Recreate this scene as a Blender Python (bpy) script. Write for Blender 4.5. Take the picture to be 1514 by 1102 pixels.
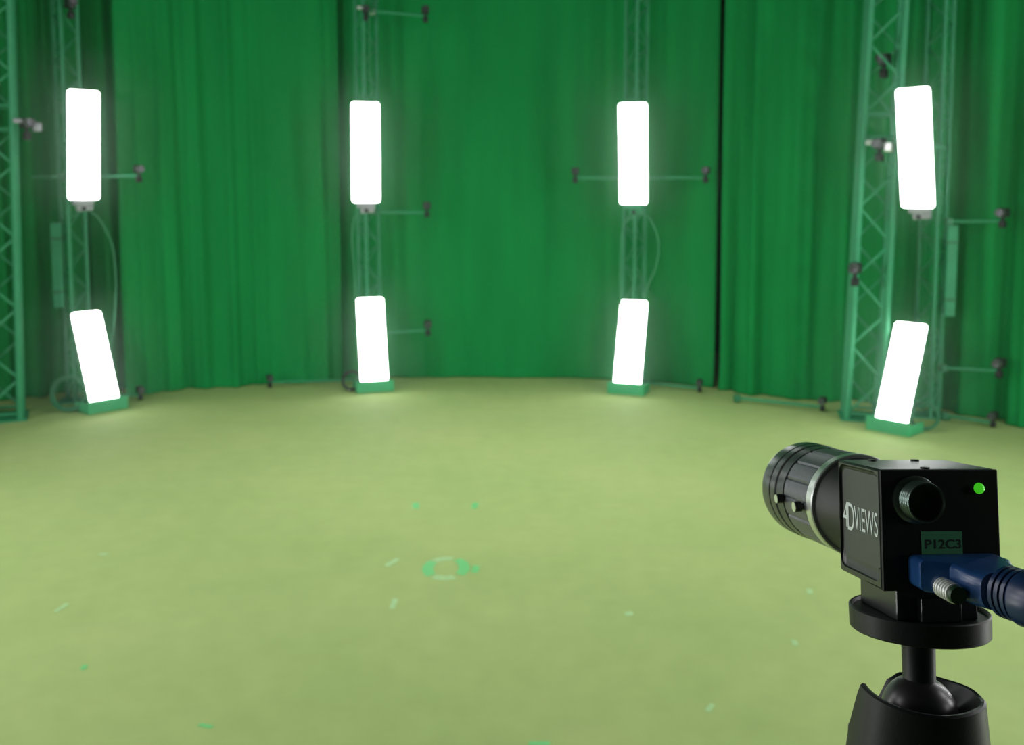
import bpy, bmesh, math, random
from mathutils import Vector, Matrix, Euler

for o in list(bpy.data.objects):
    bpy.data.objects.remove(o)
scene = bpy.context.scene
COL = scene.collection
R = math.radians
PI = math.pi

# ------------------------------------------------------------------ camera
cam_d = bpy.data.cameras.new('viewpoint')
cam = bpy.data.objects.new('viewpoint', cam_d)
COL.objects.link(cam)
cam.location = (0, 0, 1.6)
cam.rotation_euler = (R(90 - 4.899), 0, 0)
cam_d.sensor_fit = 'HORIZONTAL'
cam_d.sensor_width = 36
cam_d.lens = 36 * 1400 / 1514
cam_d.shift_y = -146 / 1514           # the photograph is a crop below the lens axis
cam_d.clip_start = 0.02
cam_d.dof.use_dof = True
cam_d.dof.focus_distance = 0.40
cam_d.dof.aperture_fstop = 18
scene.camera = cam

# ------------------------------------------------------------------ world, exposure, lights
vs = scene.view_settings
vs.view_transform = 'Standard'
vs.look = 'None'
vs.exposure = 0.0
vs.gamma = 1.0
vs.use_curve_mapping = False
w = bpy.data.worlds.new('studio_air')
scene.world = w
w.use_nodes = True
w.node_tree.nodes['Background'].inputs[0].default_value = (0.02, 0.03, 0.025, 1)
w.node_tree.nodes['Background'].inputs[1].default_value = 0.5

# thin forward-scattering haze, added to imitate lens bloom around the lit panels
wn = w.node_tree
bloom_haze = wn.nodes.new('ShaderNodeVolumeScatter')
bloom_haze.inputs['Color'].default_value = (0.66, 1, 0.78, 1)
bloom_haze.inputs['Density'].default_value = 0.0075
bloom_haze.inputs['Anisotropy'].default_value = 0.95
wn.links.new(bloom_haze.outputs[0], wn.nodes['World Output'].inputs['Volume'])

PANEL_L = 8.5        # radiance of the lit panels
RING = Vector((0.0, 3.4, 0.0))


def area(name, loc, target, sx, sy, watts, color=(1, 1, 1)):
    d = bpy.data.lights.new(name, 'AREA')
    d.shape = 'RECTANGLE'
    d.size, d.size_y = sx, sy
    d.energy = watts
    d.color = color
    o = bpy.data.objects.new(name, d)
    COL.objects.link(o)
    o.location = loc
    o.rotation_euler = (Vector(target) - Vector(loc)).to_track_quat('-Z', 'Y').to_euler()
    return o


# stand-ins for the unseen half of the panel ring, plus an added overhead fill
RING_W = 28.0
for az in (-82, -120, 118, 80):
    x, y = RING.x + 4.4 * math.sin(R(az)), RING.y + 4.4 * math.cos(R(az))
    area('unseen_ring_light', (x, y, 1.9), (0, 3.4, 1.6), 0.24, 0.8, RING_W)
    area('unseen_ring_light', (x, y, 0.5), (0, 3.4, 1.2), 0.24, 0.7, RING_W)
    area('unseen_ring_light', (x, y, 3.4), (0, 3.4, 0.6), 0.24, 0.8, RING_W)
for az in (142, -142):        # dim pair far behind the viewpoint, added to brighten the foreground camera's rear
    x, y = RING.x + 4.4 * math.sin(R(az)), RING.y + 4.4 * math.cos(R(az))
    area('unseen_ring_light', (x, y, 1.9), (0, 3.4, 1.6), 0.24, 0.8, RING_W * 0.4)
ov = area('overhead_fill', (0, 5.3, 4.2), (0, 5.3, 0), 2.6, 2.0, 33)  # unseen lamp, added to brighten the middle of the floor
ov.data.spread = R(98)


# ------------------------------------------------------------------ materials
def mat(name, base, rough=0.5, metal=0.0, spec=0.5, noise=None, bump=None, emit=None, coat=0.0):
    m = bpy.data.materials.new(name)
    m.use_nodes = True
    nt = m.node_tree
    b = nt.nodes['Principled BSDF']
    b.inputs['Base Color'].default_value = (*base, 1)
    b.inputs['Roughness'].default_value = rough
    b.inputs['Metallic'].default_value = metal
    b.inputs['Specular IOR Level'].default_value = spec
    b.inputs['Coat Weight'].default_value = coat
    tc = nt.nodes.new('ShaderNodeTexCoord')
    if noise:
        scale, amt, stretch = noise
        mp = nt.nodes.new('ShaderNodeMapping')
        mp.inputs['Scale'].default_value = stretch
        n = nt.nodes.new('ShaderNodeTexNoise')
        n.inputs['Scale'].default_value = scale
        n.inputs['Detail'].default_value = 4
        r = nt.nodes.new('ShaderNodeValToRGB')
        r.color_ramp.elements[0].position = 0.3
        r.color_ramp.elements[1].position = 0.7
        r.color_ramp.elements[0].color = (*[c * (1 - amt) for c in base], 1)
        r.color_ramp.elements[1].color = (*[min(1, c * (1 + amt)) for c in base], 1)
        nt.links.new(tc.outputs['Object'], mp.inputs[0])
        nt.links.new(mp.outputs[0], n.inputs['Vector'])
        nt.links.new(n.outputs['Fac'], r.inputs[0])
        nt.links.new(r.outputs[0], b.inputs['Base Color'])
    if bump:
        scale, strength, dist = bump
        n2 = nt.nodes.new('ShaderNodeTexNoise')
        n2.inputs['Scale'].default_value = scale
        n2.inputs['Detail'].default_value = 3
        bp = nt.nodes.new('ShaderNodeBump')
        bp.inputs['Strength'].default_value = strength
        bp.inputs['Distance'].default_value = dist
        nt.links.new(tc.outputs['Object'], n2.inputs['Vector'])
        nt.links.new(n2.outputs['Fac'], bp.inputs['Height'])
        nt.links.new(bp.outputs[0], b.inputs['Normal'])
    if emit:
        b.inputs['Emission Color'].default_value = (*emit[0], 1)
        b.inputs['Emission Strength'].default_value = emit[1]
    return m


M = {}
M['curtain'] = mat('green_curtain_cloth', (0.006, 0.275, 0.062), 0.8, spec=0.1, noise=(1.6, 0.10, (3, 3, 0.4)), bump=(160, 0.15, 0.002))
M['curtain_side'] = mat('green_curtain_cloth_side', (0.006, 0.26, 0.055), 0.8, spec=0.1, noise=(1.6, 0.12, (3, 3, 0.4)), bump=(160, 0.15, 0.002))
M['metal_green'] = mat('green_painted_metal', (0.03, 0.31, 0.135), 0.45, spec=0.4, noise=(9, 0.08, (1, 1, 1)))
M['base_green'] = mat('green_painted_base', (0.04, 0.42, 0.16), 0.5, spec=0.4, noise=(9, 0.08, (1, 1, 1)))
M['cable_green'] = mat('green_cable_rubber', (0.05, 0.30, 0.14), 0.5)
M['panel_back'] = mat('panel_housing', (0.02, 0.20, 0.08), 0.5)
M['panel_light'] = mat('lit_diffuser', (0.9, 0.9, 0.9), 0.6, emit=((1.0, 1.0, 1.0), PANEL_L))
M['dark'] = mat('black_plastic', (0.010, 0.012, 0.012), 0.5, noise=(40, 0.2, (1, 1, 1)))
M['studio_dark'] = mat('dark_studio_wall', (0.012, 0.03, 0.018), 0.9, noise=(2, 0.2, (1, 1, 1)))
M['grey'] = mat('grey_clamp_metal', (0.36, 0.37, 0.40), 0.4, metal=0.3, noise=(30, 0.2, (1, 1, 1)))
M['silver'] = mat('silver_metal', (0.80, 0.82, 0.80), 0.30, metal=0.9)
M['chrome'] = mat('chrome_metal', (0.92, 0.94, 0.92), 0.36, metal=0.45)
M['anod'] = mat('black_anodised_body', (0.012, 0.015, 0.014), 0.33, spec=0.6, noise=(500, 0.25, (1, 1, 1)), bump=(2500, 0.08, 0.0002))
M['side'] = mat('black_satin_side', (0.034, 0.042, 0.036), 0.45, spec=0.5, noise=(300, 0.12, (1, 1, 1)))
M['rear'] = mat('black_rear_plate', (0.004, 0.006, 0.006), 0.5, spec=0.25, noise=(500, 0.25, (1, 1, 1)))
M['barrel'] = mat('lens_barrel_black', (0.095, 0.098, 0.106), 0.28, metal=0.5, noise=(400, 0.15, (1, 1, 1)))
M['barrel_mat'] = mat('lens_barrel_matt', (0.010, 0.012, 0.011), 0.5)
M['grip'] = mat('lens_grip', (0.150, 0.150, 0.175), 0.33, metal=0.45, noise=(400, 0.12, (1, 1, 1)))
M['glass'] = mat('lens_glass', (0.01, 0.012, 0.02), 0.05, coat=1.0)
M['letter'] = mat('white_lettering', (0.62, 0.70, 0.66), 0.5)
M['label'] = mat('green_label_tape', (0.09, 0.46, 0.20), 0.55)
M['label_ink'] = mat('label_ink', (0.006, 0.03, 0.015), 0.6)
M['led'] = mat('green_led', (0.06, 0.5, 0.03), 0.25, emit=((0.07, 0.75, 0.02), 0.55))
M['blue'] = mat('blue_plug_plastic', (0.012, 0.060, 0.19), 0.30, spec=0.5, noise=(200, 0.1, (1, 1, 1)))
M['blue_dark'] = mat('blue_boot_rubber', (0.006, 0.026, 0.085), 0.34, spec=0.5, noise=(200, 0.1, (1, 1, 1)))
M['knob'] = mat('dark_green_screw_tip', (0.008, 0.035, 0.012), 0.4)
M['socket'] = mat('socket_dark_metal', (0.10, 0.14, 0.12), 0.28, metal=0.7)
M['head'] = mat('black_head_metal', (0.005, 0.008, 0.0085), 0.45, spec=0.3, noise=(350, 0.2, (1, 1, 1)), bump=(900, 0.12, 0.0004))
M['ball'] = mat('black_ball_metal', (0.016, 0.016, 0.016), 0.35, spec=0.5)
M['tape_green'] = mat('green_floor_tape', (0.17, 0.64, 0.21), 0.5, noise=(60, 0.1, (1, 1, 1)))
M['tape_pale'] = mat('pale_floor_tape', (0.40, 0.66, 0.29), 0.5, noise=(60, 0.1, (1, 1, 1)))


def floor_material():
    m = bpy.data.materials.new('olive_green_floor')
    m.use_nodes = True
    nt = m.node_tree
    b = nt.nodes['Principled BSDF']
    b.inputs['Roughness'].default_value = 0.8
    b.inputs['Specular IOR Level'].default_value = 0.15
    tc = nt.nodes.new('ShaderNodeTexCoord')
    n = nt.nodes.new('ShaderNodeTexNoise')
    n.inputs['Scale'].default_value = 1.1
    n.inputs['Detail'].default_value = 7
    n.inputs['Roughness'].default_value = 0.6
    r = nt.nodes.new('ShaderNodeValToRGB')
    r.color_ramp.elements[0].position = 0.34
    r.color_ramp.elements[0].color = (0.355, 0.500, 0.170, 1)
    r.color_ramp.elements[1].position = 0.68
    r.color_ramp.elements[1].color = (0.415, 0.535, 0.195, 1)
    n2 = nt.nodes.new('ShaderNodeTexNoise')
    n2.inputs['Scale'].default_value = 9
    n2.inputs['Detail'].default_value = 5
    mx = nt.nodes.new('ShaderNodeMixRGB')
    mx.blend_type = 'OVERLAY'
    mx.inputs[0].default_value = 0.10
    nt.links.new(tc.outputs['Object'], n.inputs['Vector'])
    nt.links.new(tc.outputs['Object'], n2.inputs['Vector'])
    nt.links.new(n.outputs['Fac'], r.inputs[0])
    nt.links.new(r.outputs[0], mx.inputs[1])
    nt.links.new(n2.outputs['Fac'], mx.inputs[2])
    nt.links.new(mx.outputs[0], b.inputs['Base Color'])
    bp = nt.nodes.new('ShaderNodeBump')
    bp.inputs['Strength'].default_value = 0.15
    bp.inputs['Distance'].default_value = 0.004
    nt.links.new(n2.outputs['Fac'], bp.inputs['Height'])
    nt.links.new(bp.outputs[0], b.inputs['Normal'])
    return m


M['floor'] = floor_material()


# ------------------------------------------------------------------ mesh helpers
def new_mesh(name, bm, material, smooth=None):
    """smooth: None flat, or an angle in degrees under which edges are shaded smooth"""
    bmesh.ops.recalc_face_normals(bm, faces=bm.faces[:])
    me = bpy.data.meshes.new(name)
    bm.to_mesh(me)
    bm.free()
    me.materials.append(material)
    if smooth is not None:
        me.shade_smooth()
        me.set_sharp_from_angle(angle=R(smooth))
    return me


def link(name, me, parent=None, matrix=None):
    o = bpy.data.objects.new(name, me)
    COL.objects.link(o)
    if parent is not None:
        o.parent = parent
    if matrix is not None:
        o.matrix_local = matrix
    return o


def obj(name, bm, material, parent=None, smooth=None, matrix=None):
    return link(name, new_mesh(name, bm, material, smooth), parent, matrix)


def thing(name, label, cat, loc=(0, 0, 0), rot=(0, 0, 0), group=None):
    o = bpy.data.objects.new(name, None)
    COL.objects.link(o)
    o.empty_display_size = 0.1
    o.location = loc
    o.rotation_euler = rot
    return tag(o, label, cat, group)


def tag(o, label, cat, group=None):
    o['label'] = label
    o['category'] = cat
    if group:
        o['group'] = group
    return o


def struct(name, bm, material, smooth=None):
    o = obj(name, bm, material, None, smooth)
    o['kind'] = 'structure'
    return o


def box(bm, c, s, bevel=0.0, seg=2, m=None):
    mm = Matrix.Translation(c) @ Matrix.Diagonal((s[0], s[1], s[2], 1))
    if m is not None:
        mm = m @ mm
    r = bmesh.ops.create_cube(bm, size=1, matrix=mm)
    if bevel:
        es = {e for v in r['verts'] for e in v.link_edges}
        bmesh.ops.bevel(bm, geom=list(es), offset=bevel, segments=seg, profile=0.5, affect='EDGES')


def rod(bm, a, b, r, seg=10, r2=None):
    a, b = Vector(a), Vector(b)
    d = b - a
    q = d.to_track_quat('Z', 'Y').to_matrix().to_4x4()
    bmesh.ops.create_cone(bm, cap_ends=True, segments=seg, radius1=r, radius2=r if r2 is None else r2,
                          depth=d.length, matrix=Matrix.Translation((a + b) / 2) @ q)


def lathe(bm, prof, seg=48, m=None):
    """prof: list of (radius, z); axis Z"""
    rings = []
    for (r, z) in prof:
        if r < 1e-6:
            v = Vector((0, 0, z))
            rings.append([bm.verts.new(m @ v if m is not None else v)])
        else:
            ring = []
            for i in range(seg):
                a = 2 * PI * i / seg
                v = Vector((r * math.cos(a), r * math.sin(a), z))
                ring.append(bm.verts.new(m @ v if m is not None else v))
            rings.append(ring)
    for p, q in zip(rings, rings[1:]):
        for i in range(seg):
            j = (i + 1) % seg
            if len(p) == 1 and len(q) == 1:
                continue
            if len(p) == 1:
                bm.faces.new((p[0], q[i], q[j]))
            elif len(q) == 1:
                bm.faces.new((p[i], p[j], q[0]))
            else:
                bm.faces.new((p[i], p[j], q[j], q[i]))
    if len(rings[0]) > 1:
        bm.faces.new(rings[0][::-1])
    if len(rings[-1]) > 1:
        bm.faces.new(rings[-1])


def smooth_path(pts, n):
    """Catmull-Rom through pts, n points per span"""
    P = [Vector(p) for p in pts]
    P = [2 * P[0] - P[1]] + P + [2 * P[-1] - P[-2]]
    out = []
    for i in range(1, len(P) - 2):
        a, b, c, d = P[i - 1:i + 3]
        for k in range(n):
            t = k / n
            out.append(0.5 * (2 * b + (c - a) * t + (2 * a - 5 * b + 4 * c - d) * t * t + (3 * b - a - 3 * c + d) * t ** 3))
    out.append(P[-2])
    return out


def tube(bm, pts, r, seg=8):
    """tube along a list of points; r is a number or a list"""
    n = len(pts)
    pts = [Vector(p) for p in pts]
    prev = None
    rings = []
    for i, p in enumerate(pts):
        t = (pts[min(i + 1, n - 1)] - pts[max(i - 1, 0)]).normalized()
        if prev is None:
            u = t.orthogonal().normalized()
        else:
            u = (prev - t * prev.dot(t)).normalized()
        prev = u
        v = t.cross(u)
        rr = r[i] if isinstance(r, (list, tuple)) else r
        rings.append([bm.verts.new(p + (u * math.cos(2 * PI * k / seg) + v * math.sin(2 * PI * k / seg)) * rr) for k in range(seg)])
    for p, q in zip(rings, rings[1:]):
        for i in range(seg):
            j = (i + 1) % seg
            bm.faces.new((p[i], p[j], q[j], q[i]))
    bm.faces.new(rings[0][::-1])
    bm.faces.new(rings[-1])


def rrect(wd, ht, r, n=6):
    out = []
    for (sx, sy, a0) in ((1, 1, 0), (-1, 1, 90), (-1, -1, 180), (1, -1, 270)):
        cx, cy = sx * (wd / 2 - r), sy * (ht / 2 - r)
        for k in range(n + 1):
            a = R(a0 + 90 * k / n)
            out.append((cx + r * math.cos(a), cy + r * math.sin(a)))
    return out


def loft(bm, rings, cap=True):
    """rings: equal-length lists of Vectors"""
    rv = [[bm.verts.new(p) for p in ring] for ring in rings]
    n = len(rv[0])
    for p, q in zip(rv, rv[1:]):
        for i in range(n):
            j = (i + 1) % n
            bm.faces.new((p[i], p[j], q[j], q[i]))
    if cap:
        bm.faces.new(rv[0][::-1])
        bm.faces.new(rv[-1])


def text_mesh(body, size_x, height, depth=0.0002, bold=0.0):
    """flat lettering in XY, scaled to the given width and height, its lower left at the origin"""
    cu = bpy.data.curves.new('lettering', 'FONT')
    cu.body = body
    cu.extrude = 0.01
    cu.offset = bold
    o = bpy.data.objects.new('lettering', cu)
    COL.objects.link(o)
    bpy.context.view_layer.update()
    me = bpy.data.meshes.new_from_object(o.evaluated_get(bpy.context.evaluated_depsgraph_get()))
    bpy.data.objects.remove(o)
    xs = [v.co.x for v in me.vertices]
    ys = [v.co.y for v in me.vertices]
    x0, x1, y0, y1 = min(xs), max(xs), min(ys), max(ys)
    for v in me.vertices:
        v.co = ((v.co.x - x0) / (x1 - x0) * size_x, (v.co.y - y0) / (y1 - y0) * height, depth if v.co.z > 0 else 0)
    return me


# ------------------------------------------------------------------ the setting
bm = bmesh.new()
box(bm, (0, 2.5, -0.05), (14, 14, 0.1))
struct('floor', bm, M['floor'])
bm = bmesh.new()
box(bm, (0, 2.5, 4.35), (14, 14, 0.1))
struct('ceiling', bm, M['studio_dark'])
for nm, c, s in (('wall_back', (0, 9.45, 2.15), (14, 0.1, 4.3)), ('wall_front', (0, -4.45, 2.15), (14, 0.1, 4.3)),
                 ('wall_left', (-6.95, 2.5, 2.15), (0.1, 13.8, 4.3)), ('wall_right', (6.95, 2.5, 2.15), (0.1, 13.8, 4.3))):
    bm = bmesh.new()
    box(bm, c, s)
    struct(nm, bm, M['studio_dark'])

# ------------------------------------------------------------------ curtains
CURTAIN_TOP = 3.9


def curtain(name, label, path, pleat, amp, material, seed, swag=0.0, flare=0.0, lean=None):
    """a hanging cloth along a floor path (Catmull-Rom); pleat = mean pleat width in m"""
    rng = random.Random(seed)
    P = smooth_path([Vector((x, y, 0)) for x, y in path], 24)
    # resample evenly
    L = [0.0]
    for a, b in zip(P, P[1:]):
        L.append(L[-1] + (b - a).length)
    total = L[-1]
    n = int(total / 0.014)
    pts = []
    k = 0
    for i in range(n + 1):
        s = total * i / n
        while k < len(L) - 2 and L[k + 1] < s:
            k += 1
        t = (s - L[k]) / max(1e-9, L[k + 1] - L[k])
        pts.append(P[k].lerp(P[k + 1], t))
    # irregular pleats: a random walk of phase
    phase = []
    ph = rng.random() * 6
    rate = 1.0
    for i in range(n + 1):
        if i % 9 == 0:
            rate = 0.55 + 0.9 * rng.random()
        ph += 2 * PI * (total / n) / pleat * rate
        phase.append(ph)
    ampn = [1.0] * (n + 1)
    a = 1.0
    for i in range(n + 1):
        if i % 14 == 0:
            tgt = 0.25 + 1.1 * rng.random()
        a += (tgt - a) * 0.12
        ampn[i] = a
    rows = [0.004, 0.02, 0.06, 0.12, 0.22, 0.4, 0.7, 1.1, 1.6, 2.1, 2.6, 3.0, 3.4, CURTAIN_TOP]
    bmx = bmesh.new()
    grid = []
    for z in rows:
        h = z / CURTAIN_TOP
        row = []
        for i in range(n + 1):
            t = (pts[min(i + 1, n)] - pts[max(i - 1, 0)]).normalized()
            nrm = Vector((t.y, -t.x, 0))          # towards the stage
            e = amp * ampn[i] * (1.1 - 0.35 * h)
            d = e * (math.sin(phase[i] + 0.5 * math.sin(3 * h + seed)) + 0.35 * math.sin(2.3 * phase[i] + 1.7 + 2 * h))
            if swag:
                d += swag * math.sin(5 * h + 2.1 * pts[i].x) * 0.5
            if flare:
                d += flare * math.exp(-z / 0.12) * (0.6 + 0.6 * math.sin(0.37 * phase[i] + seed))
            row.append(bmx.verts.new((pts[i].x + nrm.x * d, pts[i].y + nrm.y * d, z)))
        grid.append(row)
    for a_, b_ in zip(grid, grid[1:]):
        for i in range(n):
            bmx.faces.new((a_[i], a_[i + 1], b_[i + 1], b_[i]))
    me = bpy.data.meshes.new(name)
    bmx.to_mesh(me)
    bmx.free()
    me.materials.append(material)
    me.shade_smooth()
    o = link(name, me)
    sm = o.modifiers.new('thickness', 'SOLIDIFY')
    sm.thickness = 0.003
    tag(o, label, 'curtain')
    return o


curtain('curtain', 'dark green curtain with deep folds at far left, behind the leftmost light tower',
        [(-5.4, 5.4), (-4.75, 6.35), (-4.1, 7.05), (-3.55, 7.46), (-2.98, 7.60)], 0.24, 0.045, M['curtain_side'], 3)
curtain('curtain', 'green curtain with soft folds between the leftmost light tower and the second one',
        [(-3.06, 7.40), (-2.6, 7.64), (-2.05, 7.83), (-1.65, 7.93), (-1.45, 7.98)], 0.23, 0.024, M['curtain'], 11, flare=0.05)
curtain('curtain', 'smooth taut green curtain in the middle, behind the second and third light towers',
        [(-1.55, 8.09), (-0.9, 8.12), (0.0, 8.12), (0.6, 8.08), (1.15, 7.94), (1.66, 7.68)], 0.30, 0.0045, M['curtain'], 5, swag=0.012, flare=0.02)
curtain('curtain', 'green curtain with broad folds on the right, beyond the dark vertical seam',
        [(1.715, 7.60), (1.75, 7.53), (1.95, 7.38), (2.3, 7.22), (2.75, 7.14), (3.17, 6.88), (3.45, 6.44), (3.75, 5.9), (4.3, 5.0)], 0.30, 0.042, M['curtain'], 8, flare=0.02)

# ------------------------------------------------------------------ trusses
def make_truss(name, label, group, verts, height, chord_r, brace_r, step, loc, rot, rng_bars=()):
    """verts: chord positions in plan, in order around; zigzag bracing on each side; each brace an object sharing mesh data"""
    t = thing(name, label, 'truss', loc, rot, group)
    bmx = bmesh.new()
    rod(bmx, (0, 0, 0), (0, 0, height), chord_r, 14)
    cm = new_mesh('chord', bmx, M['metal_green'], 40)
    for (x, y) in verts:
        link('chord', cm, t, Matrix.Translation((x, y, 0)))
    nv = len(verts)
    cache = {}
    sides = [(i, (i + 1) % nv) for i in range(nv)]
    for si, (i, j) in enumerate(sides):
        a, b = Vector((*verts[i], 0)), Vector((*verts[j], 0))
        wdt = (b - a).length
        key = round(wdt, 4)
        if key not in cache:
            ln = math.hypot(wdt, step)
            bx = bmesh.new()
            rod(bx, (0, 0, 0), (0, 0, ln), brace_r, 8)
            mb = new_mesh('brace', bx, M['metal_green'], 40)
            bx = bmesh.new()
            rod(bx, (0, 0, 0), (0, 0, wdt), brace_r, 8)
            cache[key] = (mb, new_mesh('crossbar', bx, M['metal_green'], 40))
        mb, mc = cache[key]
        z = 0.06
        k = si % 2
        zs = [0.05]
        for c in rng_bars:
            zs += [c - 0.08, c + 0.08]
        zs.append(height - 0.05)
        # braces fill each section between joints
        for z0, z1 in zip(zs[::2], zs[1::2]):
            m = max(1, round((z1 - z0) / step))
            for q in range(m):
                p = a.copy() if (q + k) % 2 == 0 else b.copy()
                d = b.copy() if (q + k) % 2 == 0 else a.copy()
                p.z = z0 + (z1 - z0) * q / m
                d.z = z0 + (z1 - z0) * (q + 1) / m
                v = d - p
                mt = Matrix.Translation(p) @ v.to_track_quat('Z', 'Y').to_matrix().to_4x4() @ Matrix.Diagonal((1, 1, v.length / math.hypot(wdt, step), 1))
                link('brace', mb, t, mt)
        for zc in zs:
            p = a.copy()
            p.z = zc
            mt = Matrix.Translation(p) @ (b - a).to_track_quat('Z', 'Y').to_matrix().to_4x4()
            link('crossbar', mc, t, mt)
    # foot plate
    bx = bmesh.new()
    xs = [v[0] for v in verts]
    ys = [v[1] for v in verts]
    box(bx, ((min(xs) + max(xs)) / 2, (min(ys) + max(ys)) / 2, 0.006), (max(xs) - min(xs) + 0.09, max(ys) - min(ys) + 0.09, 0.012), 0.003)
    obj('foot_plate', bx, M['metal_green'], t)
    return t


sq = 0.13
SQ = [(-sq, -sq), (sq, -sq), (sq, sq), (-sq, sq)]
make_truss('lighting_truss', 'thick square green truss at the left edge of the stage, cut by the picture edge', None,
           SQ, 3.85, 0.025, 0.009, 0.235, (-3.64, 6.63, 0), (0, R(1.0), R(25)), (2.12,))
make_truss('lighting_truss', 'thick square green truss standing just left of the rightmost light tower', None,
           [(x * 0.85, y * 0.85) for x, y in SQ], 3.85, 0.025, 0.009, 0.235, (2.495, 6.645, 0), (0, R(1.45), R(-14)), (2.06,))

TRI = [(0, -0.07), (0.085, 0.065), (-0.085, 0.065)]
TOWER = {  # truss position, yaw
    1: ((-3.35, 7.20), R(12)), 2: ((-1.20, 7.86), R(0)), 3: ((1.01, 7.80), R(-5)), 4: ((2.99, 6.70), R(-12))}
ORD = {1: 'leftmost', 2: 'second', 3: 'third', 4: 'rightmost'}
TRUSS_LABEL = {1: 'slim green triangular truss of the leftmost light tower, behind its two lit panels',
               2: 'slim green triangular truss of the second light tower from the left, behind its panels',
               3: 'slim green triangular truss of the third light tower from the left, between looped cables',
               4: 'slim green triangular truss behind the rightmost pair of lit panels'}
for k, ((x, y), yaw) in TOWER.items():
    make_truss('tower_truss', TRUSS_LABEL[k], 'slim trusses behind the lit panels', TRI, 3.8, 0.016, 0.006, 0.16, (x, y, 0), (0, 0, yaw))

# ------------------------------------------------------------------ light panels
PW = 0.221


def panel_body(parent, length, mount, grey=True):
    """local frame: face towards -Y, long side along Z, origin at the centre of the lit face"""
    ring = rrect(PW, length, 0.022, 5)
    bx = bmesh.new()
    loft(bx, [[Vector((x, 0.004, z)) for x, z in ring], [Vector((x * 0.995, 0.0, z * 0.998)) for x, z in ring]])
    obj('diffuser', bx, M['panel_light'], parent, 30)
    ring2 = rrect(PW - 0.004, length - 0.004, 0.022, 5)
    bx = bmesh.new()
    loft(bx, [[Vector((x, 0.0045, z)) for x, z in ring2], [Vector((x, 0.045, z)) for x, z in ring2],
              [Vector((x * 0.8, 0.065, z * 0.93)) for x, z in ring2]])
    obj('housing', bx, M['panel_back'], parent, 30)
    bx = bmesh.new()
    box(bx, (0, 0.074, 0), (0.14, 0.016, 0.3), 0.004)
    obj('driver_box', bx, M['panel_back'], parent)
    if mount:
        g = M['grey'] if grey else M['metal_green']
        bx = bmesh.new()
        box(bx, (0.0, 0.03, -length / 2 - 0.022), (0.14, 0.06, 0.040), 0.008)
        rod(bx, (-0.04, 0.03, -length / 2 - 0.064), (0.065, 0.03, -length / 2 - 0.056), 0.026, 14)
        box(bx, (0.01, 0.07, -length / 2 - 0.06), (0.06, 0.07, 0.05), 0.008)
        obj('mount_bracket', bx, g, parent, 35)
        bx = bmesh.new()
        rod(bx, (0.0, 0.03, -length / 2 - 0.065), (0.0, 0.0, -length / 2 - 0.065), 0.016, 12)
        obj('clamp_knob', bx, M['dark'], parent, 35)


UP_LABEL = {1: 'upright lit white panel, the upper one on the leftmost tower',
            2: 'upright lit white panel, the upper one on the second tower from the left',
            3: 'upright lit white panel, the upper one on the third tower from the left',
            4: 'upper lit white panel of the rightmost tower, leaning forward beside the thick truss'}
UPPER = {  # centre, yaw (turn about Z), forward tilt
    1: ((-3.104, 6.92, 1.94), 42, 6.0), 2: ((-1.160, 7.57, 1.916), 16, 2.0),
    3: ((0.948, 7.47, 1.901), -16, 8.0), 4: ((2.645, 6.26, 1.888), -46, 11.0)}
for k, (c, yaw, tilt) in UPPER.items():
    t = thing('light_panel', UP_LABEL[k], 'light panel', c, (R(tilt), 0, R(yaw)), 'lit panels on the towers')
    panel_body(t, 0.79, True, k != 3)
    # arm that carries the panel from its truss
    (tx, ty), _ = TOWER[k]
    inv = (Matrix.Translation(c) @ Euler((R(tilt), 0, R(yaw))).to_matrix().to_4x4()).inverted()
    bx = bmesh.new()
    a = inv @ Vector((tx, ty - 0.085, c[2] + 0.02))
    rod(bx, (0, 0.075, 0.02), a, 0.018, 12)
    obj('support_arm', bx, M['metal_green'], t, 35)

LOW_LABEL = {1: 'lower lit white panel of the leftmost tower, tilted back in its green floor base',
             2: 'lower lit white panel of the second tower, tilted back in its green floor base',
             3: 'lower lit white panel of the third tower, tilted back in its green floor base',
             4: 'lower lit white panel of the rightmost tower, leaning strongly in its base'}
LOWER = {  # front edge of the base on the floor, yaw, tilt back
    1: ((-2.955, 6.83), 49, 21.5), 2: ((-1.095, 7.50), 18, 14.5),
    3: ((0.900, 7.41), -20, 19.0), 4: ((2.500, 6.20), -47, 21.5)}
for k, ((x, y), yaw, tilt) in LOWER.items():
    t = thing('floor_light', LOW_LABEL[k], 'light panel', (x, y, 0), (0, 0, R(yaw)), 'lit panels on the floor')
    length = 0.745
    mt = Matrix.Translation((0, 0.035, 0.02)) @ Matrix.Rotation(R(-tilt), 4, 'X') @ Matrix.Translation((0, 0, length / 2))
    before = set(o.name for o in t.children)
    panel_body(t, length, False)
    for o in t.children:
        o.matrix_local = mt
    bx = bmesh.new()
    box(bx, (0, 0.008, 0.047), (0.30, 0.016, 0.094), 0.003)          # front lip
    box(bx, (-0.142, 0.115, 0.035), (0.016, 0.20, 0.07), 0.003)
    box(bx, (0.142, 0.115, 0.035), (0.016, 0.20, 0.07), 0.003)
    box(bx, (0, 0.120, 0.006), (0.30, 0.21, 0.012), 0.003)
    obj('floor_base', bx, M['base_green'], t)
    bx = bmesh.new()
    rod(bx, (-0.138, 0.12, 0.05), (0.138, 0.12, 0.05), 0.008, 10)
    obj('tilt_rod', bx, M['dark'], t, 35)

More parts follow.
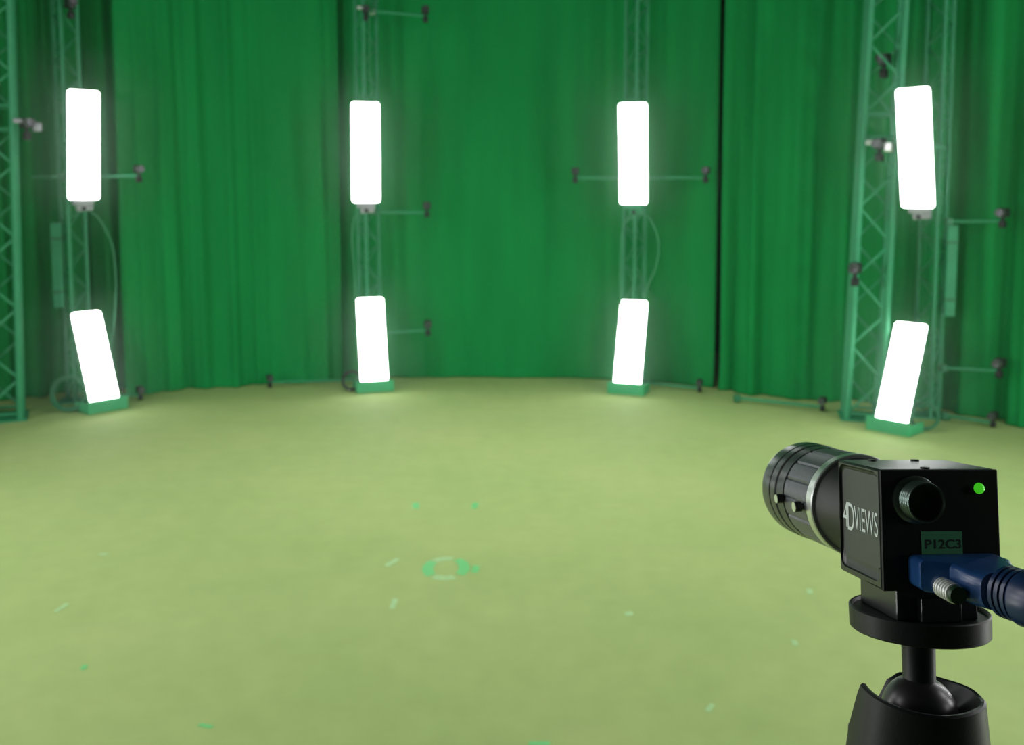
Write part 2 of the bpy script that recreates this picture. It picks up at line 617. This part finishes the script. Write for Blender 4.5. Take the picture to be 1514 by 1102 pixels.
# flat green boxes strapped to the outer towers
for (cx, cy, yaw, lab) in ((-3.425, 7.13, 12, 'narrow flat green box strapped to the left side of the leftmost tower, between its panels'),
                           (3.07, 6.615, -12, 'narrow flat green box strapped to the right side of the rightmost tower, between its panels')):
    t = thing('power_box', lab, 'box', (cx, cy, 1.055), (0, 0, R(yaw)))
    bx = bmesh.new()
    box(bx, (0, 0, 0), (0.07, 0.09, 0.64), 0.006)
    obj('case', bx, M['metal_green'], t)
    for z in (-0.2, 0.2):
        bx = bmesh.new()
        box(bx, (0, 0, z), (0.076, 0.096, 0.025), 0.002)
        obj('strap', bx, M['panel_back'], t)

# ------------------------------------------------------------------ arms with small cameras
def arm(label, a, b, r=0.011, clamp_at=None):
    a, b = Vector(a), Vector(b)
    t = thing('camera_arm', label, 'arm', a, (0, 0, 0), 'camera arms on the towers')
    bx = bmesh.new()
    rod(bx, (0, 0, 0), b - a, r, 10)
    obj('tube', bx, M['metal_green'], t, 40)
    c = (Vector(clamp_at) - a) if clamp_at else Vector((0, 0, 0))
    bx = bmesh.new()
    box(bx, c, (0.05, 0.06, 0.05), 0.008)
    obj('clamp', bx, M['panel_back'], t)
    return t


def small_camera(label, loc, aim=(0, 3.4, 1.0), s=1.0, bright=False, hang=1.0, bm_='silver', group='small cameras around the stage'):
    """loc: point where its clamp grips; body sits above (hang=1) or below (hang=-1)"""
    d = Vector(aim) - Vector(loc)
    yaw = math.atan2(d.y, d.x) - PI / 2
    t = thing('small_camera', label, 'camera', loc, (0, 0, yaw), group)
    t.scale = (s, s, s)
    bx = bmesh.new()
    box(bx, (0, 0, 0), (0.04, 0.045, 0.045), 0.007)
    rod(bx, (0, 0, 0.0), (0, 0, 0.05 * hang), 0.011, 12)
    obj('clamp', bx, M['dark'], t, 35)
    bx = bmesh.new()
    box(bx, (0, -0.012, 0.075 * hang), (0.058, 0.065, 0.058), 0.005)
    obj('body', bx, M['dark'], t)
    bx = bmesh.new()
    lathe(bx, [(0.020, 0.0), (0.020, 0.012), (0.026, 0.014), (0.026, 0.05), (0.022, 0.05), (0.020, 0.042), (0.0, 0.040)], 20,
          Matrix.Translation((0, 0.0205, 0.075 * hang)) @ Matrix.Rotation(R(-90), 4, 'X'))
    ln = obj('lens', bx, M['barrel'], t, 35)
    bx = bmesh.new()
    lathe(bx, [(0.0265, 0.016), (0.0265, 0.022), (0.0262, 0.022), (0.0262, 0.016)], 20,
          Matrix.Translation((0, 0.0205, 0.075 * hang)) @ Matrix.Rotation(R(-90), 4, 'X'))
    obj('lens_ring', bx, M['silver'], ln, 35)
    if bright:
        bx = bmesh.new()
        box(bx, (-0.055, 0.01, 0.055 * hang), (0.05, 0.04, 0.055), 0.01)
        obj('bright_bracket', bx, M[bm_], t)
        bx = bmesh.new()
        box(bx, (0.052, 0.01, 0.085 * hang), (0.05, 0.02, 0.028), 0.006)
        obj('label_tag', bx, M['letter' if bm_ == 'silver' else 'grey'], t)
    return t


arm('long green tube across the leftmost tower at the foot of its upper panel', (-3.58, 7.10, 1.713), (-2.79, 7.09, 1.724), clamp_at=(-3.35, 7.10, 1.716))
small_camera('small black camera on the right end of the long tube across the leftmost tower', (-2.78, 7.09, 1.70))
arm('thin green tube to the right near the top of the second tower', (-1.13, 7.77, 3.055), (-0.705, 7.78, 3.022))
small_camera('topmost small black camera right of the second tower, near the picture top', (-0.697, 7.78, 2.99))
arm('thin green tube to the right just under the upper panel of the second tower', (-1.13, 7.77, 1.441), (-0.705, 7.78, 1.438))
small_camera('small black camera right of the second tower, level with the foot of its upper panel', (-0.697, 7.78, 1.42))
arm('thin green tube to the right beside the lower panel of the second tower', (-1.13, 7.77, 0.44), (-0.705, 7.78, 0.462))
small_camera('small black camera right of the second tower, beside its lower panel', (-0.697, 7.78, 0.44))
arm('thin green tube on the floor running left from the foot of the second tower', (-1.27, 7.80, 0.045), (-1.98, 7.68, 0.045))
small_camera('small black camera low on the floor between the leftmost and second towers', (-1.99, 7.675, 0.025), s=0.8)
arm('long green tube that crosses behind the third tower at the height of its upper panel', (0.522, 7.74, 1.72), (1.52, 7.52, 1.718), clamp_at=(1.01, 7.66, 1.72))
small_camera('small black camera on the left end of the tube across the third tower', (0.513, 7.735, 1.70))
small_camera('small black camera right of the third tower, by the dark curtain seam', (1.53, 7.515, 1.70))
arm('thin green tube on the floor running right from the foot of the third tower', (1.10, 7.72, 0.035), (1.495, 7.50, 0.035))
small_camera('small black camera low on the floor right of the third tower, by the dark seam', (1.505, 7.495, 0.025), s=0.8)
arm('thin green tube to the right under the upper panel of the rightmost tower', (3.03, 6.58, 1.40), (3.29, 6.38, 1.41))
small_camera('small black camera at the right picture edge under the upper panel of the rightmost tower', (3.298, 6.372, 1.388), s=1.05)
arm('thin green tube to the right beside the lower panel of the rightmost tower', (3.03, 6.58, 0.37), (3.305, 6.37, 0.39))
small_camera('small black camera at the right picture edge beside the lower panel of the rightmost tower', (3.315, 6.362, 0.368), s=1.05)
arm('thin green tube on the floor running right from the foot of the rightmost tower', (3.04, 6.56, 0.035), (3.275, 6.36, 0.035))
small_camera('small black camera low on the floor at the right picture edge', (3.283, 6.352, 0.025), s=0.8)
arm('thin green tube on the floor that ends left of the thick right truss', (1.72, 7.13, 0.035), (2.265, 6.84, 0.035))
small_camera('small black camera low on the floor at the left foot of the thick right truss', (2.275, 6.83, 0.025), s=0.8)
arm('thin green tube on the floor running right from the foot of the leftmost tower', (-3.24, 7.14, 0.045), (-2.88, 7.20, 0.045))
small_camera('small black camera low on the floor right of the leftmost lower panel', (-2.87, 7.205, 0.025), s=0.8)

small_camera('small black camera with grey bracket clamped to the left truss', (-3.30, 6.50, 1.985), s=1.15, bright=True, bm_='grey')
small_camera('small camera with bright silver bracket inside the thick right truss, left of the upper panel', (2.50, 6.485, 1.84), s=1.2, bright=True)
small_camera('round black camera on the left chord of the thick right truss, at mid height', (2.355, 6.475, 0.99), aim=(-0.4, 1.6, 1.0), s=1.25)
small_camera('dark camera hung inside the thick right truss near the picture top', (2.57, 6.64, 2.42), s=1.3)
small_camera('black camera at the very top of the leftmost tower', (-3.24, 7.09, 2.90), s=1.1)
small_camera('camera with a shiny bracket at the top of the second tower', (-1.175, 7.76, 3.0), s=0.9, bright=True)

# ------------------------------------------------------------------ cables
def cable(label, pts, r=0.0055, mat_=None, n=10, group=None):
    bx = bmesh.new()
    tube(bx, smooth_path(pts, n), r, 8)
    o = obj('cable', bx, mat_ or M['cable_green'], None, 60)
    return tag(o, label, 'cable', group)


cable('green cable bowing out to the right between the two panels of the leftmost tower',
      [(-3.12, 7.02, 1.46), (-3.07, 7.06, 1.40), (-3.00, 7.09, 1.22), (-2.985, 7.10, 1.02), (-2.99, 7.11, 0.85), (-3.02, 7.13, 0.62), (-3.08, 7.14, 0.30)])
cable('pale green cable looping out to the right between the panels of the third tower',
      [(0.98, 7.54, 1.40), (1.06, 7.54, 1.425), (1.13, 7.54, 1.33), (1.17, 7.54, 1.18), (1.145, 7.54, 1.0), (1.09, 7.55, 0.86), (1.05, 7.56, 0.70)])
cable('pale green cable hanging down the left side of the third tower between its panels',
      [(0.97, 7.53, 1.40), (0.91, 7.53, 1.385), (0.875, 7.53, 1.28), (0.868, 7.54, 1.1), (0.868, 7.55, 0.9), (0.88, 7.56, 0.7)])
cable('green cable hanging down the left side of the second tower between its panels',
      [(-1.20, 7.60, 1.44), (-1.26, 7.60, 1.40), (-1.285, 7.60, 1.25), (-1.275, 7.61, 1.05), (-1.27, 7.62, 0.85), (-1.27, 7.63, 0.6)])
cable('thin green cable drooping from the top of the second tower to its upper panel',
      [(-1.13, 7.64, 2.97), (-1.13, 7.63, 2.7), (-1.125, 7.63, 2.5), (-1.10, 7.64, 2.3)], 0.004)
cable('thin pale cable drooping from the top of the leftmost tower behind its upper panel',
      [(-3.15, 6.99, 2.86), (-3.15, 6.97, 2.65), (-3.145, 6.98, 2.45), (-3.14, 7.0, 2.25)], 0.004)


def coil(label, c, r, turns, rr, tilt, mat_, seed):
    rng = random.Random(seed)
    pts = []
    N = turns * 20
    m = Matrix.Translation(c) @ Euler(tilt).to_matrix().to_4x4()
    for i in range(N + 1):
        a = 2 * PI * i / 20
        q = r * (1 + 0.08 * math.sin(a * 0.37 + seed) + 0.05 * rng.random())
        pts.append(m @ Vector((q * math.cos(a), q * math.sin(a), 0.03 * math.sin(a * 0.21) + 0.012 * rng.random())))
    bx = bmesh.new()
    tube(bx, smooth_path(pts, 2), rr, 6)
    o = obj('coiled_cable', bx, mat_, None, 60)
    return tag(o, label, 'cable')


coil('dark coiled cable propped on the floor left of the lower leftmost panel', (-3.24, 6.84, 0.135), 0.115, 6, 0.006, (R(82), 0, R(10)), M['panel_back'], 1)
coil('grey coiled cable on the floor left of the lower panel of the second tower', (-1.295, 7.56, 0.085), 0.07, 5, 0.006, (R(80), 0, R(5)), M['dark'], 4)
coil('tangled dark cable on the floor right of the lower panel of the rightmost tower', (2.78, 6.28, 0.10), 0.085, 5, 0.006, (R(78), 0, R(-20)), M['panel_back'], 7)

# ------------------------------------------------------------------ tape on the floor
def tape(label, x, y, ln, wd, deg, m):
    bx = bmesh.new()
    ring = [Vector((sx * ln / 2 + 0.1 * wd * sy, sy * wd / 2, 0)) for sx, sy in ((-1, -1), (1, -1), (1, 1), (-1, 1))]
    loft(bx, [[p + Vector((0, 0, 0.0002)) for p in ring], [p + Vector((0, 0, 0.0012)) for p in ring]])
    o = obj('floor_tape', bx, M[m])
    o.location = (x, y, 0)
    o.rotation_euler = (0, 0, R(deg))
    return tag(o, label, 'tape', 'scraps of tape on the floor')


tape('short pale tape scrap on the left of the floor, farthest of the four there', -1.813, 4.081, 0.036, 0.022, 5, 'tape_pale')
tape('pale tape scrap near the left picture edge, lying lengthwise', -1.742, 3.538, 0.075, 0.02, 80, 'tape_pale')
tape('tiny bright green tape scrap in the left foreground', -1.448, 3.077, 0.032, 0.018, 100, 'tape_green')
tape('bright green tape strip in the foreground, nearest on the left side', -0.922, 2.723, 0.046, 0.016, -18, 'tape_green')
tape('pale green tape strip lying aslant in the foreground, left of the ball head', 0.617, 2.824, 0.048, 0.018, 60, 'tape_pale')
tape('pale tape scrap on the floor left of the camera plate', 1.008, 3.251, 0.04, 0.02, 85, 'tape_pale')
tape('faint green tape dot right of centre in the foreground', 0.446, 3.485, 0.034, 0.03, 30, 'tape_pale')
tape('green tape strip at the very bottom edge of the picture', 0.079, 2.632, 0.06, 0.02, 0, 'tape_green')
tape('green tape strip lying aslant just left of the round centre mark', -0.52, 3.988, 0.09, 0.026, 62, 'tape_pale')
tape('small bright green tape square just right of the round centre mark', -0.156, 3.914, 0.075, 0.028, 85, 'tape_green')
tape('left one of two green tape dots beyond the round centre mark', -0.493, 4.736, 0.09, 0.034, 95, 'tape_green')
tape('right one of two green tape dots beyond the round centre mark', -0.191, 4.736, 0.09, 0.030, 85, 'tape_green')
tape('pale tape scrap just below the body of the foreground camera on its left', 1.198, 3.687, 0.05, 0.022, 75, 'tape_pale')
tape('faint pale tape strip nearer than the round centre mark', -0.462, 3.574, 0.09, 0.022, 88, 'tape_pale')

t = thing('centre_mark', 'round mark of green tape pieces in the middle of the floor', 'floor mark', (-0.282, 3.925, 0))
for (a0, a1, m) in ((-40, 60, 'tape_green'), (75, 135, 'tape_pale'), (140, 225, 'tape_green'), (235, 300, 'tape_pale')):
    inner, outer = [], []
    for k in range(9):
        a = R(a0 + (a1 - a0) * k / 8)
        inner.append(Vector((0.055 * math.cos(a), 0.085 * math.sin(a), 0)))
        outer.append(Vector((0.102 * math.cos(a), 0.125 * math.sin(a), 0)))
    ring = inner + outer[::-1]
    bx = bmesh.new()
    loft(bx, [[p + Vector((0, 0, 0.0002)) for p in ring], [p + Vector((0, 0, 0.0012)) for p in ring]])
    obj('tape_piece', bx, M[m], t)

# ------------------------------------------------------------------ the industrial camera in the foreground
ICM = Matrix.Translation((0.1791, 0.4091, 1.4546)) @ Matrix.Rotation(R(5.47), 4, 'Z') @ Matrix.Rotation(R(-10.13), 4, 'X') @ Matrix.Rotation(R(1.45), 4, 'Y')
W, D, H = 0.052, 0.0417, 0.050
ic = thing('industrial_camera', 'black cube-shaped industrial camera with a chunky lens, on the ball head in the right foreground', 'camera')
ic.matrix_world = ICM

# body: box whose left side has a milled pocket with rounded lower corners
bm = bmesh.new()
yb = -D / 2 + 0.0016                       # the rear plate is a part of its own
yf = D / 2
yc, ylen = (yb + yf) / 2, yf - yb


def left_ring(wd, ht, r, x, dz=0.0, n=6):
    return [Vector((x, yc + u, v + dz)) for u, v in rrect(wd, ht, r, n)]


b = 0.0009
rings = [left_ring(ylen - 2 * b, H - 2 * b, 0.0004, W / 2),
         left_ring(ylen, H, 0.0012, W / 2 - b),
         left_ring(ylen, H, 0.0012, -W / 2 + b),
         left_ring(ylen - 2 * b, H - 2 * b, 0.0004, -W / 2),
         ]
for k in range(7):
    t_ = R(90 * k / 6)
    e = 0.0032 * (1 - math.cos(t_))
    rings.append(left_ring(ylen - 0.0022 - e * 0.5, H - 0.0042 - 2 * e, 0.0045, -W / 2 + 0.0016 * math.sin(t_), 0.0006 + e * 0.5))
loft(bm, rings)
obj('body', bm, M['anod'], ic, 40)
# flat side plate in the pocket
bm = bmesh.new()
loft(bm, [left_ring(ylen - 0.0040, H - 0.0107, 0.0045, -W / 2 + 0.00158, 0.0022), left_ring(ylen - 0.0042, H - 0.0109, 0.0044, -W / 2 + 0.0012, 0.0022)])
side = obj('side_plate', bm, M['side'], ic, 30)
# rear plate
bm = bmesh.new()
box(bm, (0, -D / 2 + 0.0008, 0), (W, 0.0016, H), 0.0005, 2)
rear = obj('rear_plate', bm, M['rear'], ic)
# lettering on the side plate: x of the text runs to -Y, its up is Z, it faces -X
TM = Matrix(((0, 0, -1, -W / 2 + 0.0012), (-1, 0, 0, 0), (0, 1, 0, 0), (0, 0, 0, 1)))
for body, y0, z0, wd, ht, shear in (('4', 0.0185, -0.0046, 0.0052, 0.0112, 0), ('D', 0.0138, -0.0056, 0.0064, 0.0122, 0), ('VIEWS', 0.0071, -0.0042, 0.0220, 0.0102, 0)):
    me = text_mesh(body, wd, ht, 0.0002)
    me.materials.append(M['letter'])
    o = link('lettering', me, side)
    o.matrix_local = Matrix.Translation((0, y0, z0)) @ TM
# label on the rear
bm = bmesh.new()
box(bm, (0.00005, -D / 2 - 0.0001, -0.0058), (0.0180, 0.0003, 0.0104), 0.0001, 1)
lb = obj('label_sticker', bm, M['label'], ic)
lb['label'] = 'green label sticker reading P12C3'
RM = Matrix(((1, 0, 0, 0), (0, 0, -1, 0), (0, 1, 0, 0), (0, 0, 0, 1)))
me = text_mesh('P12C3', 0.0158, 0.0038, 0.0001, 0.012)
me.materials.append(M['label_ink'])
o = link('lettering', me, lb)
o.matrix_local = Matrix.Translation((-0.0074, -D / 2 - 0.00025, -0.0077)) @ RM
# round threaded socket
bm = bmesh.new()
SM = Matrix.Translation((-0.0112, -D / 2, 0.0126)) @ Matrix.Rotation(R(90), 4, 'X')
prof = [(0.0100, 0.0), (0.0100, 0.0010), (0.0094, 0.0015)]
for k in range(5):
    z = 0.0018 + k * 0.0014
    prof += [(0.0078, z), (0.0082, z + 0.0004), (0.0078, z + 0.0010)]
prof += [(0.0083, 0.0092), (0.0081, 0.0097), (0.0076, 0.0097), (0.0073, 0.0090), (0.0072, 0.0018), (0.0, 0.0018)]
lathe(bm, prof, 40, SM)
obj('connector_socket', bm, M['socket'], ic, 35)
# status light
bm = bmesh.new()
lathe(bm, [(0.0023, 0.0), (0.0022, 0.0008), (0.0017, 0.0017), (0.0009, 0.0022), (0.0, 0.0024)], 24, Matrix.Translation((0.0173, -D / 2, 0.0172)) @ Matrix.Rotation(R(90), 4, 'X'))
ld = obj('status_light', bm, M['led'], ic, 60)
ld['label'] = 'glowing green status light'
# screws on the top
for (x, y) in ((-0.004, -0.0165), (-0.012, 0.015), (0.0085, 0.015)):
    bm = bmesh.new()
    rod(bm, (x, y, H / 2 - 0.0003), (x, y, H / 2 + 0.0006), 0.0019, 16)
    obj('screw', bm, M['barrel_mat'], ic, 35)

# lens: axis along +Y
LZ = -0.0012
LM = Matrix.Translation((0, D / 2, LZ)) @ Matrix.Rotation(R(-90), 4, 'X')
bm = bmesh.new()
lathe(bm, [(0.0205, 0.0), (0.0205, 0.003), (0.0188, 0.0034), (0.0188, 0.007), (0.0215, 0.010), (0.0228, 0.026), (0.0236, 0.0325), (0.0236, 0.0345), (0.0, 0.0345)], 64, LM)
lens = obj('lens', bm, M['barrel_mat'], ic, 30)
bm = bmesh.new()
lathe(bm, [(0.0230, 0.0330), (0.0250, 0.0330), (0.0255, 0.0336), (0.0255, 0.0396), (0.0250, 0.0402), (0.0230, 0.0402)], 72, LM)
obj('silver_ring', bm, M['silver'], lens, 30)
# fluted focus grip
bm = bmesh.new()
N = 160
rings = []
for z, dr in ((0.0402, -0.0015), (0.0406, 0.0), (0.0690, 0.0), (0.0696, -0.0010)):
    ring = []
    for i in range(N):
        a = 2 * PI * i / N
        fl = ((i % 10) / 10.0)
        r = 0.0253 + dr - (0.0007 if fl in (0.0,) else 0.0)
        ring.append(LM @ Vector((r * math.cos(a), r * math.sin(a), z)))
    rings.append(ring)
loft(bm, rings)
obj('focus_grip', bm, M['grip'], lens, 25)
bm = bmesh.new()
lathe(bm, [(0.0228, 0.0690), (0.0242, 0.0698), (0.0242, 0.0704), (0.0254, 0.0708), (0.0257, 0.0790), (0.0250, 0.0797), (0.0242, 0.0799), (0.0242, 0.0811), (0.0230, 0.0811)], 72, LM)
obj('aperture_ring', bm, M['barrel'], lens, 25)
bm = bmesh.new()
lathe(bm, [(0.0235, 0.0809), (0.0253, 0.0809), (0.0259, 0.0815), (0.0259, 0.0880), (0.0252, 0.0884), (0.0252, 0.0890), (0.0260, 0.0894), (0.0260, 0.0985), (0.0254, 0.1015), (0.0240, 0.1035), (0.0226, 0.1030), (0.0218, 0.0990), (0.0205, 0.0950), (0.0, 0.0950)], 72, LM)
obj('front_ring', bm, M['barrel'], lens, 25)
bm = bmesh.new()
lathe(bm, [(0.0204, 0.0951), (0.018, 0.0960), (0.012, 0.0973), (0.006, 0.0980), (0.0, 0.0982)], 48, LM)
obj('front_glass', bm, M['glass'], lens, 60)
# locking thumb screws that stick out to the left
for (s, ang, ln, r) in ((0.0445, 184, 0.0050, 0.0027), (0.0700, 183, 0.0045, 0.0025)):
    d = Vector((math.cos(R(ang)), 0, math.sin(R(ang))))
    c = Vector((0, D / 2 + s, LZ))
    bm = bmesh.new()
    rod(bm, c + d * 0.0235, c + d * (0.0245 + ln * 0.55), r * 0.6, 12)
    rod(bm, c + d * (0.0245 + ln * 0.35), c + d * (0.0245 + ln), r, 18)
    ts = obj('thumb_screw', bm, M['barrel_mat'], lens, 35)
    bm = bmesh.new()
    rod(bm, c + d * (0.0245 + ln), c + d * (0.0249 + ln), r * 0.92, 18)
    obj('screw_cap', bm, M['silver'], ts, 35)

# foot block between body and plate
bm = bmesh.new()
box(bm, (0.0, 0.001, -H / 2 - 0.0068), (0.036, 0.034, 0.0136), 0.0008)
box(bm, (0.0, -0.0175, -H / 2 - 0.0085), (0.018, 0.004, 0.0100), 0.0006)
obj('foot_block', bm, M['anod'], ic)

# ------------------------------------------------------------------ blue plug and cable
us = thing('blue_cable', 'dark blue screw-lock plug and cable in the rear of the foreground camera', 'cable')
us.matrix_world = ICM


def yring(wd, ht, r, y, cx, cz, n=5):
    return [Vector((cx + u, y, cz + v)) for u, v in rrect(wd, ht, r, n)]


y0 = -D / 2 - 0.0002
bm = bmesh.new()
loft(bm, [yring(0.0370, 0.0105, 0.0020, y0, 0.0040, -0.0160), yring(0.0392, 0.0125, 0.0026, y0 - 0.0010, 0.0040, -0.0160),
          yring(0.0395, 0.0130, 0.0030, y0 - 0.0105, 0.0042, -0.0165),
          yring(0.0270, 0.0132, 0.0030, y0 - 0.0150, 0.0078, -0.0170),
          yring(0.0250, 0.0132, 0.0034, y0 - 0.0250, 0.0082, -0.0180),
          yring(0.0205, 0.0142, 0.0050, y0 - 0.0300, 0.0086, -0.0184)])
obj('plug', bm, M['blue'], us, 28)
# side screw collar (the wide block left under the notch) and the silver knurled screw
SX = Vector((-0.0088, y0 - 0.0125, -0.0198))
d = Vector((0.02, -1, -0.07)).normalized()
bm = bmesh.new()
prof = [(0.0, 0.0), (0.0030, 0.0)]
nth = 6
for k in range(nth):
    z = 0.0006 + k * 0.00170
    prof += [(0.0029, z), (0.0040, z + 0.0006), (0.0040, z + 0.0010), (0.0029, z + 0.0016)]
prof += [(0.0022, 0.0006 + nth * 0.00170), (0.0, 0.0006 + nth * 0.00170)]
SMX = Matrix.Translation(SX + d * 0.001) @ d.to_track_quat('Z', 'Y').to_matrix().to_4x4()
lathe(bm, prof, 24, SMX)
sc = obj('lock_screw', bm, M['chrome'], us, 30)
bm = bmesh.new()
rod(bm, SX + d * 0.0111, SX + d * 0.0136, 0.0035, 18)
obj('screw_tip', bm, M['knob'], sc, 30)
# ribbed boot
bm = bmesh.new()
A0 = Vector((0.0088, y0 - 0.0290, -0.0184))
A1 = Vector((0.0128, y0 - 0.0500, -0.0188))
ax = (A1 - A0).normalized()
prof = [(0.0, 0.0), (0.0085, 0.0), (0.0098, 0.0012)]
for k in range(3):
    z = 0.0016 + k * 0.0030
    prof += [(0.0101, z), (0.0101, z + 0.0018), (0.0082, z + 0.0021), (0.0082, z + 0.0027)]
prof += [(0.0102, 0.0104), (0.0108, 0.0114), (0.0106, 0.0165), (0.0096, 0.0200), (0.0060, 0.0214), (0.0, 0.0214)]
lathe(bm, prof, 40, Matrix.Translation(A0) @ ax.to_track_quat('Z', 'Y').to_matrix().to_4x4() @ Matrix.Diagonal((1.0, 1.0, 1, 1)))
obj('boot', bm, M['blue_dark'], us, 30)
bm = bmesh.new()
p0 = A0 + ax * 0.020
pts = [p0, p0 + Vector((0.005, -0.007, -0.0005)), p0 + Vector((0.018, -0.014, -0.003)), p0 + Vector((0.040, -0.016, -0.022)),
       p0 + Vector((0.050, -0.002, -0.10)), p0 + Vector((0.045, 0.03, -0.25)), p0 + Vector((0.030, 0.06, -0.50))]
tube(bm, smooth_path(pts, 10), 0.0034, 14)
obj('cord', bm, M['blue'], us, 60)

# ------------------------------------------------------------------ ball head and stand
bh = thing('ball_head', 'black ball head with a round plate on a stand, under the foreground camera', 'ball head')
PLATE = ICM @ Vector((0, 0, -0.0386))
BALL = ICM @ Vector((-0.001, 0, -0.0815))
bh.location = (BALL.x, BALL.y, 0)
BI = Matrix.Translation((-BALL.x, -BALL.y, 0)) @ ICM
# plate: shallow dish with a raised rim
bm = bmesh.new()
lathe(bm, [(0.0, -0.0468), (0.0280, -0.0468), (0.0288, -0.0461), (0.0290, -0.0376), (0.0285, -0.0371), (0.0277, -0.0373), (0.0272, -0.0386), (0.0, -0.0386)], 72, BI)
obj('round_plate', bm, M['head'], bh, 30)
bm = bmesh.new()
lathe(bm, [(0.0, -0.0468), (0.0074, -0.0468), (0.0070, -0.052), (0.0068, -0.067), (0.0078, -0.0715), (0.0, -0.0715)], 32, BI @ Matrix.Translation((-0.0006, 0, 0)))
obj('stem', bm, M['head'], bh, 30)
bm = bmesh.new()
bmesh.ops.create_uvsphere(bm, u_segments=40, v_segments=24, radius=0.0158, matrix=Matrix.Translation((0, 0, BALL.z)))
obj('ball', bm, M['ball'], bh, 60)
# housing: a cup with a slanted, notched rim
bm = bmesh.new()
NS = 96
cz = BALL.z


RIM = [(0, 0.0085), (50, 0.0058), (86, 0.0048), (96, 0.002), (106, -0.009), (140, -0.013), (164, -0.011), (176, 0.0125), (200, 0.0125), (300, 0.0125), (330, 0.0110), (360, 0.0085)]


def rim(a):
    """height of the rim over the ball centre by direction; slot towards the left back"""
    d = math.degrees(a) % 360
    for (a0, z0), (a1, z1) in zip(RIM, RIM[1:]):
        if a0 <= d <= a1:
            t = (d - a0) / (a1 - a0)
            t = t * t * (3 - 2 * t)
            return z0 + (z1 - z0) * t


def ring_at(fr, fz):
    return [Vector((fr(R(360 * i / NS)) * math.cos(R(360 * i / NS)), fr(R(360 * i / NS)) * math.sin(R(360 * i / NS)), cz + fz(R(360 * i / NS)))) for i in range(NS)]


def outr(z):
    # outer radius by height over the ball centre
    return 0.0255 + 0.0035 * min(1, max(0, (0.0125 - z) / 0.022))


rings = [ring_at(lambda a: 0.0165, lambda a: -0.015),
         ring_at(lambda a: 0.0190, lambda a: min(-0.002, rim(a) - 0.0015)),
         ring_at(lambda a: outr(rim(a)) - 0.0022, lambda a: rim(a) - 0.0003),
         ring_at(lambda a: outr(rim(a)) - 0.0009, lambda a: rim(a)),
         ring_at(lambda a: outr(rim(a)), lambda a: rim(a) - 0.0008),
         ring_at(lambda a: 0.0290, lambda a: -0.0150),
         ring_at(lambda a: 0.0298, lambda a: -0.0230),
         ring_at(lambda a: 0.0306, lambda a: -0.0450),
         ring_at(lambda a: 0.0290, lambda a: -0.0600),
         ring_at(lambda a: 0.0260, lambda a: -0.0620)]
loft(bm, rings)
obj('housing', bm, M['head'], bh, 40)
bm = bmesh.new()
rod(bm, (0.028, 0.002, cz - 0.042), (0.044, 0.004, cz - 0.042), 0.008, 20)
obj('lock_knob', bm, M['dark'], bh, 35)
bm = bmesh.new()
rod(bm, (0, 0, 0.02), (0, 0, cz - 0.0618), 0.016, 24)
obj('stand_tube', bm, M['head'], bh, 40)
bm = bmesh.new()
lathe(bm, [(0.0, 0.0), (0.20, 0.0), (0.20, 0.012), (0.05, 0.022), (0.0, 0.022)], 48)
obj('stand_base', bm, M['head'], bh, 30)
